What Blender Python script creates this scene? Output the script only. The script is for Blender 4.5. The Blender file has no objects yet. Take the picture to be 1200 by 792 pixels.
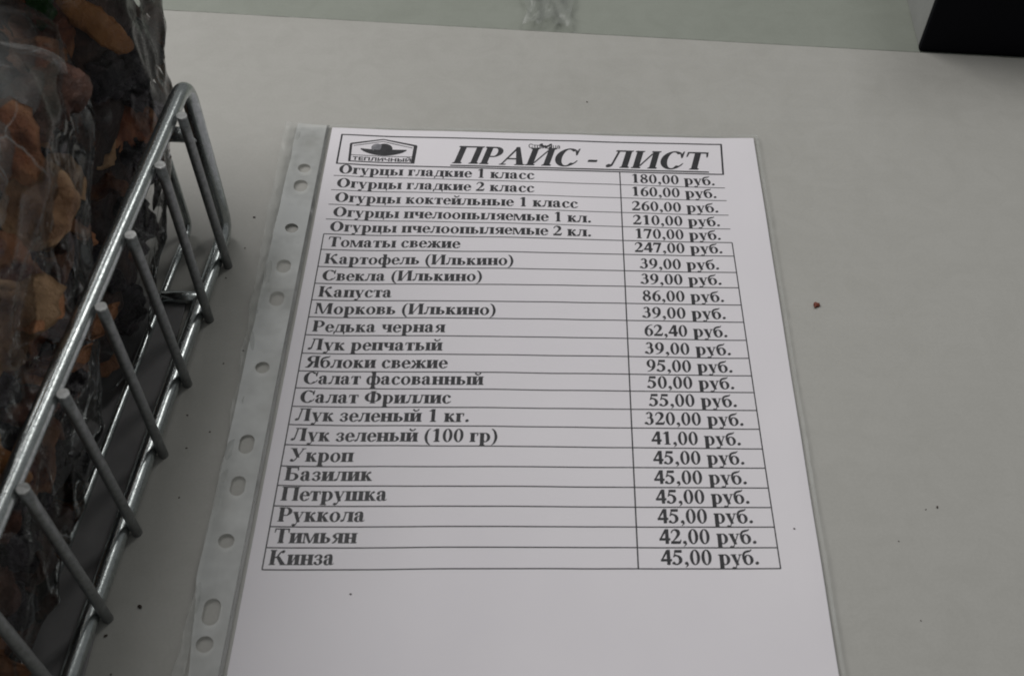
import bpy, bmesh, math, random
from mathutils import Vector, Matrix, noise

random.seed(7)
MM = 0.001
scene = bpy.context.scene
COL = scene.collection

# ------------------------------------------------------------------ camera
cam_data = bpy.data.cameras.new('camera')
cam = bpy.data.objects.new('camera', cam_data)
COL.objects.link(cam)
cam.location = (98.287 * MM, -271.001 * MM, 370.192 * MM)
cam.rotation_euler = (0.667, -0.009, 0.028)
cam_data.sensor_width = 36.0
cam_data.lens = 1292.885 * 36 / 1200
cam_data.clip_start = 0.01
cam_data.clip_end = 20
cam_data.dof.use_dof = True
cam_data.dof.focus_distance = 0.5
cam_data.dof.aperture_fstop = 22
scene.camera = cam

# ------------------------------------------------------------------ light (soft market-hall light)
world = bpy.data.worlds.new('World')
scene.world = world
world.use_nodes = True
bg = world.node_tree.nodes['Background']
bg.inputs[0].default_value = (0.97, 1.0, 1.0, 1)
bg.inputs[1].default_value = 0.17


def area(name, loc, target, size, size_y, power, color):
    d = bpy.data.lights.new(name, 'AREA')
    d.shape = 'RECTANGLE'
    d.size = size
    d.size_y = size_y
    d.energy = power
    d.color = color
    o = bpy.data.objects.new(name, d)
    COL.objects.link(o)
    o.location = loc
    o.rotation_euler = (Vector(target) - Vector(loc)).to_track_quat('-Z', 'Y').to_euler()
    return o


area('ceiling_light', (-0.55, 0.45, 1.08), (0.1, 0.0, 0), 0.95, 0.95, 11.3, (1.0, 0.975, 0.965))
area('second_ceiling_light', (0.85, 1.0, 1.5), (0.0, 0.0, 0), 0.3, 0.9, 3.9, (1.0, 0.99, 0.97))
scene.view_settings.view_transform = 'Standard'
scene.view_settings.look = 'None'
scene.view_settings.exposure = 0.0
scene.view_settings.gamma = 1.0
scene.cycles.pixel_filter_type = 'BLACKMAN_HARRIS'
scene.cycles.filter_width = 1.9
scene.cycles.max_bounces = 10
scene.cycles.transparent_max_bounces = 24
scene.cycles.caustics_reflective = False
scene.cycles.caustics_refractive = False


# ------------------------------------------------------------------ materials
def new_mat(name):
    m = bpy.data.materials.new(name)
    m.use_nodes = True
    nt = m.node_tree
    return m, nt, nt.nodes['Principled BSDF']


def N(nt, kind, **kw):
    n = nt.nodes.new(kind)
    for k, v in kw.items():
        if k in n.inputs:
            n.inputs[k].default_value = v
        else:
            setattr(n, k, v)
    return n


def ramp(nt, fac, stops):
    r = nt.nodes.new('ShaderNodeValToRGB')
    el = r.color_ramp.elements
    el[0].position, el[0].color = stops[0][0], (*stops[0][1], 1)
    el[1].position, el[1].color = stops[-1][0], (*stops[-1][1], 1)
    for p, c in stops[1:-1]:
        e = el.new(p)
        e.color = (*c, 1)
    nt.links.new(fac, r.inputs[0])
    return r


def coords(nt, kind='Object'):
    return nt.nodes.new('ShaderNodeTexCoord').outputs[kind]


def noise_tex(nt, co, scale, detail=4, rough=0.5, dist=0.0):
    n = N(nt, 'ShaderNodeTexNoise', Scale=scale, Detail=detail, Roughness=rough, Distortion=dist)
    nt.links.new(co, n.inputs['Vector'])
    return n


def add_bump(nt, bsdf, height, strength, dist=0.001):
    b = N(nt, 'ShaderNodeBump', Strength=strength, Distance=dist)
    nt.links.new(height, b.inputs['Height'])
    nt.links.new(b.outputs[0], bsdf.inputs['Normal'])
    return b


def mat_counter(name, a, b, rough):
    m, nt, p = new_mat(name)
    co = coords(nt)
    n1 = noise_tex(nt, co, 9, 5, 0.6)
    r = ramp(nt, n1.outputs[0], [(0.3, a), (0.7, b)])
    n2 = noise_tex(nt, co, 900, 2, 0.5)
    mx = N(nt, 'ShaderNodeMix', data_type='RGBA', blend_type='MULTIPLY')
    mx.inputs[0].default_value = 1.0
    r2 = ramp(nt, n2.outputs[0], [(0.3, (0.95, 0.95, 0.95)), (0.7, (1.0, 1.0, 1.0))])
    nt.links.new(r.outputs[0], mx.inputs[6])
    nt.links.new(r2.outputs[0], mx.inputs[7])
    # fine smudges
    n4 = noise_tex(nt, co, 60, 6, 0.7, 1.0)
    r4 = ramp(nt, n4.outputs[0], [(0.35, (0.945, 0.945, 0.94)), (0.6, (1, 1, 1))])
    mx2 = N(nt, 'ShaderNodeMix', data_type='RGBA', blend_type='MULTIPLY')
    mx2.inputs[0].default_value = 1.0
    nt.links.new(mx.outputs[2], mx2.inputs[6])
    nt.links.new(r4.outputs[0], mx2.inputs[7])
    mpn = N(nt, 'ShaderNodeMapping')
    mpn.inputs['Rotation'].default_value = (0, 0, 0.5)
    mpn.inputs['Scale'].default_value = (4, 60, 1)
    nt.links.new(co, mpn.inputs['Vector'])
    n6 = noise_tex(nt, mpn.outputs[0], 3.0, 5, 0.6, 0.4)
    r6 = ramp(nt, n6.outputs[0], [(0.3, (0.982, 0.982, 0.98)), (0.6, (1, 1, 1))])
    mxw = N(nt, 'ShaderNodeMix', data_type='RGBA', blend_type='MULTIPLY')
    mxw.inputs[0].default_value = 1.0
    nt.links.new(mx2.outputs[2], mxw.inputs[6])
    nt.links.new(r6.outputs[0], mxw.inputs[7])
    mx2 = mxw
    # sparse dust specks
    v = N(nt, 'ShaderNodeTexVoronoi', Scale=55.0)
    nt.links.new(co, v.inputs['Vector'])
    r5 = ramp(nt, v.outputs['Distance'], [(0.002, (0.8, 0.8, 0.78)), (0.004, (1, 1, 1))])
    mx3 = N(nt, 'ShaderNodeMix', data_type='RGBA', blend_type='MULTIPLY')
    mx3.inputs[0].default_value = 1.0
    nt.links.new(mx2.outputs[2], mx3.inputs[6])
    nt.links.new(r5.outputs[0], mx3.inputs[7])
    nt.links.new(mx3.outputs[2], p.inputs['Base Color'])
    r3 = ramp(nt, n4.outputs[0], [(0.3, (rough - .02,) * 3), (0.7, (rough + .03,) * 3)])
    nt.links.new(r3.outputs[0], p.inputs['Roughness'])
    add_bump(nt, p, n2.outputs[0], 0.12, 0.0002)
    return m


M_counter = mat_counter('counter_laminate', (0.405, 0.40, 0.37), (0.43, 0.425, 0.395), 0.5)
M_rear = mat_counter('rear_panel_paint', (0.265, 0.285, 0.245), (0.29, 0.31, 0.27), 0.5)


def mat_plain(name, c, rough=0.5, metal=0.0, var=0.15, scale=40, bump=0.1):
    m, nt, p = new_mat(name)
    co = coords(nt)
    n1 = noise_tex(nt, co, scale, 5, 0.6)
    r = ramp(nt, n1.outputs[0], [(0.3, tuple(x * (1 - var) for x in c)), (0.7, tuple(x * (1 + var) for x in c))])
    nt.links.new(r.outputs[0], p.inputs['Base Color'])
    p.inputs['Roughness'].default_value = rough
    p.inputs['Metallic'].default_value = metal
    add_bump(nt, p, n1.outputs[0], bump, 0.0005)
    return m


M_edge = mat_plain('chipped_edge', (0.11, 0.10, 0.085), 0.8)
M_black = mat_plain('black_plastic', (0.0022, 0.0022, 0.0045), 0.6, var=0.1)
M_black.node_tree.nodes['Principled BSDF'].inputs['Specular IOR Level'].default_value = 0.1
M_grey_side = mat_plain('dark_grey_side', (0.28, 0.285, 0.275), 0.5, var=0.1)
M_crumb = mat_plain('dark_crumb', (0.035, 0.022, 0.015), 0.7, var=0.4, scale=2000)
M_crumb_red = mat_plain('red_brown_crumb', (0.18, 0.045, 0.025), 0.6, var=0.4, scale=1500)


def mat_paper():
    m, nt, p = new_mat('office_paper')
    co = coords(nt)
    n1 = noise_tex(nt, co, 14, 5, 0.6)
    r = ramp(nt, n1.outputs[0], [(0.3, (0.79, 0.765, 0.80)), (0.7, (0.82, 0.795, 0.825))])
    nt.links.new(r.outputs[0], p.inputs['Base Color'])
    p.inputs['Roughness'].default_value = 0.85
    n2 = noise_tex(nt, co, 1500, 3, 0.6)
    add_bump(nt, p, n2.outputs[0], 0.1, 0.0001)
    return m


def mat_ink():
    m, nt, p = new_mat('printer_ink')
    co = coords(nt)
    n1 = noise_tex(nt, co, 260, 3, 0.6)
    r = ramp(nt, n1.outputs[0], [(0.35, (0.010, 0.010, 0.013)), (0.7, (0.030, 0.030, 0.035))])
    nt.links.new(r.outputs[0], p.inputs['Base Color'])
    p.inputs['Roughness'].default_value = 0.6
    return m


def mat_grey_ink():
    m, nt, p = new_mat('halftone_ink')
    co = coords(nt)
    n1 = noise_tex(nt, co, 160, 3, 0.6)
    r = ramp(nt, n1.outputs[0], [(0.4, (0.10, 0.10, 0.115)), (0.65, (0.24, 0.24, 0.26))])
    nt.links.new(r.outputs[0], p.inputs['Base Color'])
    p.inputs['Roughness'].default_value = 0.6
    return m


M_paper, M_ink, M_ink_grey = mat_paper(), mat_ink(), mat_grey_ink()


def mat_metal():
    m, nt, p = new_mat('zinc_wire')
    co = coords(nt)
    n1 = noise_tex(nt, co, 600, 6, 0.7, 0.5)
    r = ramp(nt, n1.outputs[0], [(0.3, (0.33, 0.355, 0.355)), (0.5, (0.47, 0.50, 0.495)), (0.7, (0.6, 0.63, 0.62))])
    nt.links.new(r.outputs[0], p.inputs['Base Color'])
    p.inputs['Metallic'].default_value = 0.92
    r2 = ramp(nt, n1.outputs[0], [(0.3, (0.30,) * 3), (0.7, (0.16,) * 3)])
    nt.links.new(r2.outputs[0], p.inputs['Roughness'])
    n2 = noise_tex(nt, co, 900, 4, 0.6)
    add_bump(nt, p, n2.outputs[0], 0.16, 0.0003)
    return m


M_metal = mat_metal()
M_wire = mat_plain('dull_zinc_wire', (0.25, 0.258, 0.258), 0.42, 0.75, 0.25, 500, 0.2)
M_sheet = mat_plain('dark_tray_sheet', (0.19, 0.187, 0.187), 0.5, 0.0, 0.12, 60, 0.15)
M_cut = mat_plain('bright_cut_end', (0.5, 0.51, 0.5), 0.4, 0.4, 0.15, 900, 0.6)


def mat_film(name, haze, tint, gloss_rough, bump_scale, bump_strength, edge=0.5, ior=1.45, creases=0.0):
    """clear foil: mostly passes light, a little milky, with a sharp gloss"""
    m = bpy.data.materials.new(name)
    m.use_nodes = True
    nt = m.node_tree
    nt.nodes.remove(nt.nodes['Principled BSDF'])
    out = nt.nodes['Material Output']
    co = coords(nt)
    n1 = N(nt, 'ShaderNodeTexNoise', Scale=bump_scale, Detail=6.0, Roughness=0.55, Distortion=0.8)
    n1.noise_type = 'RIDGED_MULTIFRACTAL' if hasattr(n1, 'noise_type') else n1.noise_type
    nt.links.new(co, n1.inputs['Vector'])
    b = N(nt, 'ShaderNodeBump', Strength=bump_strength, Distance=0.002)
    nt.links.new(n1.outputs[0], b.inputs['Height'])
    tr = N(nt, 'ShaderNodeBsdfTransparent')
    tr.inputs[0].default_value = (*tint, 1)
    df = N(nt, 'ShaderNodeBsdfDiffuse')
    df.inputs[0].default_value = (0.82, 0.84, 0.83, 1)
    tl = N(nt, 'ShaderNodeBsdfTranslucent')
    tl.inputs[0].default_value = (0.75, 0.77, 0.76, 1)
    milky = N(nt, 'ShaderNodeMixShader')
    milky.inputs[0].default_value = 0.4
    nt.links.new(df.outputs[0], milky.inputs[1])
    nt.links.new(tl.outputs[0], milky.inputs[2])
    lw = N(nt, 'ShaderNodeLayerWeight', Blend=0.35)
    pw = N(nt, 'ShaderNodeMath', operation='POWER')
    nt.links.new(lw.outputs['Facing'], pw.inputs[0])
    pw.inputs[1].default_value = 5.0
    h = N(nt, 'ShaderNodeMath', operation='MULTIPLY_ADD', use_clamp=True)
    nt.links.new(pw.outputs[0], h.inputs[0])
    n3 = noise_tex(nt, co, bump_scale * 0.5, 4, 0.6)
    r3 = ramp(nt, n3.outputs[0], [(0.35, (haze * 0.4,) * 3), (0.7, (haze * 1.6,) * 3)])
    h.inputs[1].default_value = edge
    nt.links.new(r3.outputs[0], h.inputs[2])
    if creases:      # white stress lines where the foil has been folded
        dn = N(nt, 'ShaderNodeTexNoise', Scale=18.0, Detail=4.0)
        nt.links.new(co, dn.inputs['Vector'])
        dm = N(nt, 'ShaderNodeVectorMath', operation='MULTIPLY_ADD')
        nt.links.new(dn.outputs['Color'], dm.inputs[0])
        dm.inputs[1].default_value = (0.045, 0.045, 0.045)
        nt.links.new(co, dm.inputs[2])
        vo = N(nt, 'ShaderNodeTexVoronoi', feature='DISTANCE_TO_EDGE', Scale=24.0)
        nt.links.new(dm.outputs[0], vo.inputs['Vector'])
        cr = ramp(nt, vo.outputs['Distance'], [(0.0, (creases,) * 3), (0.014, (0, 0, 0))])
        mk = ramp(nt, noise_tex(nt, co, 30, 3, 0.5).outputs[0], [(0.5, (0, 0, 0)), (0.66, (1, 1, 1))])
        mu = N(nt, 'ShaderNodeMath', operation='MULTIPLY_ADD', use_clamp=True)
        nt.links.new(cr.outputs[0], mu.inputs[0])
        nt.links.new(mk.outputs[0], mu.inputs[1])
        nt.links.new(h.outputs[0], mu.inputs[2])
        h = mu
    m1 = N(nt, 'ShaderNodeMixShader')
    nt.links.new(h.outputs[0], m1.inputs[0])
    nt.links.new(tr.outputs[0], m1.inputs[1])
    nt.links.new(milky.outputs[0], m1.inputs[2])
    gl = N(nt, 'ShaderNodeBsdfGlossy', Roughness=gloss_rough)
    nt.links.new(b.outputs[0], gl.inputs['Normal'])
    fr = N(nt, 'ShaderNodeFresnel', IOR=ior)
    nt.links.new(b.outputs[0], fr.inputs['Normal'])
    m2 = N(nt, 'ShaderNodeMixShader')
    nt.links.new(fr.outputs[0], m2.inputs[0])
    nt.links.new(m1.outputs[0], m2.inputs[1])
    nt.links.new(gl.outputs[0], m2.inputs[2])
    nt.links.new(m2.outputs[0], out.inputs[0])
    return m


M_pocket = mat_film('pocket_foil', 0.012, (0.995, 0.995, 0.995), 0.14, 22, 0.05, 0.01, 1.11)
M_strip = mat_film('frosted_strip', 0.74, (0.97, 0.98, 0.975), 0.3, 40, 0.15, 0.1, 1.3)
M_flap = mat_film('crumpled_pocket_foil', 0.17, (0.97, 0.975, 0.97), 0.28, 70, 0.3, 0.12, 1.3)
M_bag = mat_film('clear_bag_foil', 0.004, (0.975, 0.975, 0.975), 0.06, 24, 0.5, 0.5, 1.25, 0.35)
M_bag_fold = mat_film('folded_bag_foil', 0.15, (0.95, 0.955, 0.95), 0.15, 45, 0.5, 0.3, 1.35, 0.3)
M_scrap = mat_film('foil_scrap', 0.1, (0.95, 0.955, 0.95), 0.25, 60, 0.45, 0.3, 1.35)


def mat_fruit(name, dark, mid, light, rough=0.45, scale=70, rim=None):
    m, nt, p = new_mat(name)
    co = coords(nt)
    info = N(nt, 'ShaderNodeObjectInfo')
    ad = N(nt, 'ShaderNodeVectorMath', operation='ADD')
    nt.links.new(co, ad.inputs[0])
    nt.links.new(info.outputs['Random'], ad.inputs[1])
    n1 = noise_tex(nt, ad.outputs[0], scale, 6, 0.62, 0.6)
    r = ramp(nt, n1.outputs[0], [(0.3, dark), (0.52, mid), (0.74, light)])
    hs = N(nt, 'ShaderNodeHueSaturation')
    mp = N(nt, 'ShaderNodeMapRange')
    mp.inputs['To Min'].default_value = 0.45
    mp.inputs['To Max'].default_value = 1.25
    nt.links.new(info.outputs['Random'], mp.inputs['Value'])
    nt.links.new(mp.outputs[0], hs.inputs['Value'])
    src = r.outputs[0]
    if rim:          # pale dried rim round the slice, darker core patch
        ln = N(nt, 'ShaderNodeVectorMath', operation='LENGTH')
        nt.links.new(co, ln.inputs[0])
        ma = N(nt, 'ShaderNodeMath', operation='MULTIPLY_ADD')
        nt.links.new(n1.outputs[0], ma.inputs[0])
        ma.inputs[1].default_value = 0.006
        nt.links.new(ln.outputs['Value'], ma.inputs[2])
        mr = N(nt, 'ShaderNodeMapRange')
        mr.inputs['From Min'].default_value = 0.0150
        mr.inputs['From Max'].default_value = 0.0185
        nt.links.new(ma.outputs[0], mr.inputs['Value'])
        mxr = N(nt, 'ShaderNodeMix', data_type='RGBA')
        nt.links.new(mr.outputs[0], mxr.inputs[0])
        nt.links.new(src, mxr.inputs[6])
        mxr.inputs[7].default_value = (*rim, 1)
        src = mxr.outputs[2]
    nt.links.new(src, hs.inputs['Color'])
    nt.links.new(hs.outputs[0], p.inputs['Base Color'])
    p.inputs['Roughness'].default_value = rough
    n2 = noise_tex(nt, ad.outputs[0], scale * 4, 5, 0.65)
    add_bump(nt, p, n2.outputs[0], 1.0, 0.003)
    return m


M_apple = mat_fruit('dried_apple_flesh', (0.13, 0.06, 0.03), (0.32, 0.17, 0.085), (0.5, 0.29, 0.15), 0.6, rim=(0.58, 0.36, 0.2))
M_rust = mat_fruit('rusty_dried_fruit', (0.09, 0.024, 0.012), (0.23, 0.075, 0.032), (0.38, 0.15, 0.065), 0.5, rim=(0.42, 0.19, 0.09))
M_orange = mat_fruit('orange_dried_fruit', (0.38, 0.14, 0.03), (0.58, 0.23, 0.05), (0.68, 0.32, 0.1), 0.5)
M_prune = mat_fruit('dark_prune_skin', (0.007, 0.006, 0.010), (0.016, 0.012, 0.018), (0.045, 0.03, 0.034), 0.3)
M_brown = mat_fruit('brown_dried_pear', (0.045, 0.017, 0.011), (0.125, 0.05, 0.03), (0.23, 0.10, 0.06), 0.5)
M_green = mat_fruit('green_film_print', (0.02, 0.09, 0.02), (0.05, 0.2, 0.04), (0.13, 0.3, 0.1), 0.35, 200)
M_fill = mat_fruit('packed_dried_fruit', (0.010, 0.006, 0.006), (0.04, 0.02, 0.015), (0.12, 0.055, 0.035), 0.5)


# ------------------------------------------------------------------ mesh helpers (millimetres in, metres out)
def link(name, me, mat, parent=None, smooth=True):
    me.materials.append(mat) if mat and not me.materials else None
    if smooth:
        me.polygons.foreach_set('use_smooth', [p.loop_total < 10 for p in me.polygons])
    o = bpy.data.objects.new(name, me)
    COL.objects.link(o)
    if parent:
        o.parent = parent
    return o


def mesh(verts, faces, name='mesh'):
    me = bpy.data.meshes.new(name)
    me.from_pydata([(x * MM, y * MM, z * MM) for x, y, z in verts], [], faces)
    me.update()
    return me


def tag(o, label=None, cat=None, group=None, kind=None):
    if label: o['label'] = label
    if cat: o['category'] = cat
    if group: o['group'] = group
    if kind: o['kind'] = kind
    return o


def empty(name, loc, label, cat, group=None):
    o = bpy.data.objects.new(name, None)
    o.empty_display_size = 0.01
    o.location = Vector(loc) * MM
    COL.objects.link(o)
    return tag(o, label, cat, group)


def box_mesh(x0, x1, y0, y1, z0, z1, bevel=1.0):
    bm = bmesh.new()
    bmesh.ops.create_cube(bm, size=1)
    for v in bm.verts:
        v.co = Vector(((x0 + x1) / 2 + v.co.x * (x1 - x0), (y0 + y1) / 2 + v.co.y * (y1 - y0), (z0 + z1) / 2 + v.co.z * (z1 - z0))) * MM
    if bevel:
        bmesh.ops.bevel(bm, geom=bm.edges[:], offset=bevel * MM, segments=2, profile=0.6, affect='EDGES')
    me = bpy.data.meshes.new('box')
    bm.to_mesh(me)
    bm.free()
    return me


def tube_mesh(path, r, seg=14, closed=False, caps=True, jitter=0.0):
    """sweep a circle along a polyline (mm)"""
    P = [Vector(p) for p in path]
    n = len(P)
    verts, faces = [], []
    up = None
    for i, p in enumerate(P):
        a = P[(i - 1) % n] if closed or i else P[0]
        b = P[(i + 1) % n] if closed or i < n - 1 else P[-1]
        t = (b - a).normalized()
        if up is None:
            up = t.orthogonal().normalized()
        up = (up - t * up.dot(t)).normalized()
        s = t.cross(up)
        for k in range(seg):
            an = 2 * math.pi * k / seg
            rr = r * (1 + jitter * noise.noise(Vector((i * 0.7, k * 0.9, r))))
            verts.append(p + up * (math.cos(an) * rr) + s * (math.sin(an) * rr))
    m = n if closed else n - 1
    for i in range(m):
        j = (i + 1) % n
        for k in range(seg):
            l = (k + 1) % seg
            faces.append((i * seg + k, i * seg + l, j * seg + l, j * seg + k))
    if caps and not closed:
        faces.append(tuple(reversed(range(seg))))
        faces.append(tuple((n - 1) * seg + k for k in range(seg)))
    return mesh(verts, faces)


def rounded_path(pts, rad, closed=False, step=8, sub=12.0):
    """polyline with rounded corners, straight runs subdivided"""
    P = [Vector(p) for p in pts]
    n = len(P)
    out = []
    for i, p in enumerate(P):
        if not closed and i in (0, n - 1):
            out.append(p)
            continue
        a = (P[i - 1] - p).normalized()
        b = (P[(i + 1) % n] - p).normalized()
        ang = a.angle(b)
        d = min(rad / math.tan(ang / 2), (P[i - 1] - p).length * .49, (P[(i + 1) % n] - p).length * .49)
        p0, p1 = p + a * d, p + b * d
        for k in range(step + 1):
            t = k / step
            out.append(p0 * (1 - t) ** 2 + p * 2 * t * (1 - t) + p1 * t * t)
    res = []
    m = len(out)
    for i in range(m if closed else m - 1):
        a, b = out[i], out[(i + 1) % m]
        c = max(1, int((b - a).length / sub))
        for k in range(c):
            res.append(a.lerp(b, k / c))
    if not closed:
        res.append(out[-1])
    return res


# ------------------------------------------------------------------ the counter and what lies behind it
EDGE = lambda x: 239.8 - 0.0513 * x          # far edge of the counter top (mm)


def slab(name, mat, poly, z1, z0, kind='structure'):
    n = len(poly)
    v = [(x, y, z1) for x, y in poly] + [(x, y, z0) for x, y in poly]
    f = [tuple(range(n)), tuple(reversed(range(n, 2 * n)))]
    for i in range(n):
        j = (i + 1) % n
        f.append((i, i + n, j + n, j))
    o = link(name, mesh(v, f), mat, None, False)
    bv = o.modifiers.new('bevel', 'BEVEL')
    bv.width = 0.0006
    bv.segments = 2
    return tag(o, kind=kind)


tag(slab('countertop', M_counter, [(-700, -600), (900, -600), (900, EDGE(900)), (-700, EDGE(-700))], 0, -24),
    'pale grey laminate countertop with a few crumbs on it')
tag(slab('rear_panel', M_rear, [(-700, EDGE(-700) + 0.9), (900, EDGE(900) + 0.9), (900, 1100), (-700, 1100)], -1.0, -24),
    'pale green panel behind the countertop')
# grimy joint between the two boards
jv, jf = [], []
for i in range(240):
    x = -300 + i * 3.2
    w = 0.15 + 0.75 * max(0, noise.noise(Vector((x * 0.035, 3, 0)))) + 0.5 * max(0, noise.noise(Vector((x * 0.2, 9, 0))))
    jv += [(x, EDGE(x) - w * 0.8, 0.12), (x, EDGE(x) + 0.9 + w * 0.3, 0.12 - 0.9)]
    if i:
        jf.append((2 * i - 2, 2 * i, 2 * i + 1, 2 * i - 1))
tag(link('edge_strip', mesh(jv, jf), M_edge), 'dark grimy joint along the far edge of the countertop', kind='structure')

# black box standing behind the joint
bb = empty('black_box', (306, EDGE(306) + 1.2, -1),
           'wide black box standing behind the countertop at its far right end', 'box')
link('front_panel', box_mesh(1.5, 420, 0, 5.0, 0.1, 70, 1.8), M_black, bb, False)
link('housing', box_mesh(2, 419, 5.1, 420, 0.1, 69, 0.8), M_grey_side, bb, False)
bb.rotation_euler.z = math.radians(-2.93)


def rel(me, o):
    me.transform(Matrix.Translation(-o.location))
    return me


# crumpled scrap of clear foil lying behind the joint
sv, sf = [], []
nx, ny = 26, 46
for j in range(ny):
    for i in range(nx):
        u, v = i / (nx - 1), j / (ny - 1)
        x = 93 + u * 27 + 5 * v + 2.4 * noise.noise(Vector((v * 6, 1, u))) * 1.5
        y = 237.5 - u * 1.4 + v * 120
        h = 1.2 + 7 * abs(noise.noise(Vector((u * 3.2, v * 7, 4)))) + 3 * abs(noise.noise(Vector((u * 8, v * 17, 8))))
        sv.append((x, y, h + 0.6))
for j in range(ny - 1):
    for i in range(nx - 1):
        a = j * nx + i
        sf.append((a, a + 1, a + nx + 1, a + nx))
o = link('plastic_wrap', mesh(sv, sf), M_scrap)
tag(o, 'crumpled strip of clear plastic wrap lying behind the far edge of the counter', 'plastic wrap')

# ------------------------------------------------------------------ glyphs: a bold roman face with serifs, em units
T_, H_ = 0.158, 0.036


def st(x, y0, y1, w=T_, bot=(1, 1), top=(1, 1), sl=0.05):
    out = [[(x, y0), (x + w, y0), (x + w, y1), (x, y1)]]
    for y, s, (a, b) in ((y0, 1, bot), (y1, -1, top)):
        if a or b:
            l, r = x - sl * a, x + w + sl * b
            out.append([(l, y), (r, y), (r, y + s * .024), (x + w, y + s * .05), (x, y + s * .05), (l, y + s * .024)])
    return out


def dg(xb, yb, xt, yt, wb, wt=None):
    wt = wb if wt is None else wt
    return [[(xb, yb), (xb + wb, yb), (xt + wt, yt), (xt, yt)]]


def rc(x0, y0, x1, y1):
    return [[(x0, y0), (x1, y0), (x1, y1), (x0, y1)]]


def ring(cx, cy, rx, ry, tx, ty, a0=0, a1=360, n=26):
    out = []
    k = max(4, int(n * abs(a1 - a0) / 360))
    pt = lambda a, X, Y: (cx + X * math.cos(a), cy + Y * math.sin(a))
    for i in range(k):
        a, b = (math.radians(a0 + (a1 - a0) * (i + q) / k) for q in (0, 1))
        out.append([pt(a, rx, ry), pt(b, rx, ry), pt(b, rx - tx, ry - ty), pt(a, rx - tx, ry - ty)])
    return out


def ball(cx, cy, r, n=12):
    return [[(cx + r * math.cos(2 * math.pi * i / n), cy + r * math.sin(2 * math.pi * i / n)) for i in range(n)]]


def br(pts, n=5):
    """smooth brush stroke through (x, y, width)"""
    P = [pts[0]] + list(pts) + [pts[-1]]
    q = []
    for i in range(1, len(P) - 2):
        for k in range(n):
            t = k / n
            q.append([0.5 * (2 * P[i][d] + (P[i + 1][d] - P[i - 1][d]) * t + (2 * P[i - 1][d] - 5 * P[i][d] + 4 * P[i + 1][d] - P[i + 2][d]) * t * t
                             + (3 * P[i][d] - P[i - 1][d] - 3 * P[i + 1][d] + P[i + 2][d]) * t ** 3) for d in range(3)])
    q.append(list(pts[-1]))
    L, R = [], []
    for i, (x, y, w) in enumerate(q):
        a, b = q[max(0, i - 1)], q[min(len(q) - 1, i + 1)]
        dx, dy = b[0] - a[0], b[1] - a[1]
        l = math.hypot(dx, dy) or 1
        L.append((x - dy / l * w / 2, y + dx / l * w / 2))
        R.append((x + dy / l * w / 2, y - dx / l * w / 2))
    return [[R[i], R[i + 1], L[i + 1], L[i]] for i in range(len(q) - 1)]


X = 0.465        # x-height
C = 0.67         # capital height
G = {}
# lower case
G['о'] = (.50, ring(.25, .228, .218, .243, .118, .03))
G['с'] = (.444, ring(.235, .228, .205, .243, .125, .03, 48, 318) + ball(.355, .365, .055) + br([(.33, .03, .04), (.39, .07, .035), (.42, .12, .022)]))
G['е'] = (.444, ring(.235, .228, .205, .243, .12, .03, 0, 318) + rc(.1, .235, .425, .268) + br([(.33, .03, .04), (.39, .07, .035), (.42, .12, .022)]))
G['а'] = (.50, ring(.185, .13, .155, .142, .12, .03, 75, 285) + br([(.075, .345, .09), (.105, .41, .07), (.19, .452, .04), (.29, .43, .09), (.315, .33, .135), (.318, .1, .135), (.35, .035, .08), (.41, .03, .04), (.47, .07, .02)])
          + ball(.098, .35, .055) + br([(.20, .27, .028), (.26, .275, .03), (.31, .30, .03)]) + br([(.18, .0, .035), (.24, .02, .04), (.31, .09, .03)]))
G['р'] = (.556, st(.075, -.205, X, bot=(1, 1), top=(1, 0)) + ring(.295, .228, .22, .243, .125, .032, -135, 135))
G['г'] = (.42, st(.065, 0, X, top=(1, 0)) + rc(.1, X - .04, .385, X) + dg(.345, .31, .36, X, .028, .035))
G['у'] = (.50, dg(.225, -.02, .04, X, .11, .145) + dg(.175, -.13, .405, X, .03, .035) + br([(.19, -.10, .035), (.155, -.165, .06), (.10, -.185, .07)]) + ball(.085, -.155, .055)
          + rc(.0, X - .026, .235, X) + rc(.34, X - .026, .49, X))
G['ц'] = (.57, st(.06, 0, X, bot=(1, 0)) + st(.345, 0, X, bot=(0, 0)) + rc(.1, 0, .53, .04) + dg(.50, -.135, .485, .04, .025, .06))
G['ь'] = (.50, st(.065, 0, X, bot=(1, 0)) + ring(.275, .133, .185, .135, .12, .032, -110, 110) + rc(.15, .235, .275, .268) + rc(.15, 0, .27, .033))
G['ы'] = (.76, G['ь'][1] + st(.555, 0, X))
G['л'] = (.55, st(.34, 0, X, top=(0, 1)) + rc(.145, X - .038, .36, X) + rc(.13, X - .026, .2, X) + dg(.115, .09, .185, X, .038, .042) + br([(.14, .14, .038), (.115, .05, .055), (.055, .035, .07)]) + ball(.06, .05, .052))
G['д'] = (.54, st(.335, 0, X, bot=(0, 0), top=(0, 1)) + rc(.15, X - .038, .36, X) + dg(.085, .02, .175, X, .038, .045) + rc(.02, 0, .525, .04) + dg(.015, -.135, .015, .03, .028, .065)
          + dg(.50, -.135, .46, .03, .028, .065))
G['к'] = (.527, st(.065, 0, X) + br([(.2, .225, .035), (.27, .25, .045), (.33, .36, .05), (.38, .42, .06)]) + ball(.405, .408, .05) + dg(.35, 0, .225, .26, .155, .10) + rc(.32, 0, .53, .026))
G['и'] = (.57, st(.06, 0, X) + st(.355, 0, X) + dg(.19, .05, .35, X - .05, .035))
G['й'] = (.57, G['и'][1] + ring(.285, .66, .125, .115, .035, .055, 195, 345) + ball(.175, .645, .034) + ball(.395, .645, .034))
G['н'] = (.568, st(.06, 0, X) + st(.36, 0, X) + rc(.15, .215, .4, .255))
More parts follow.
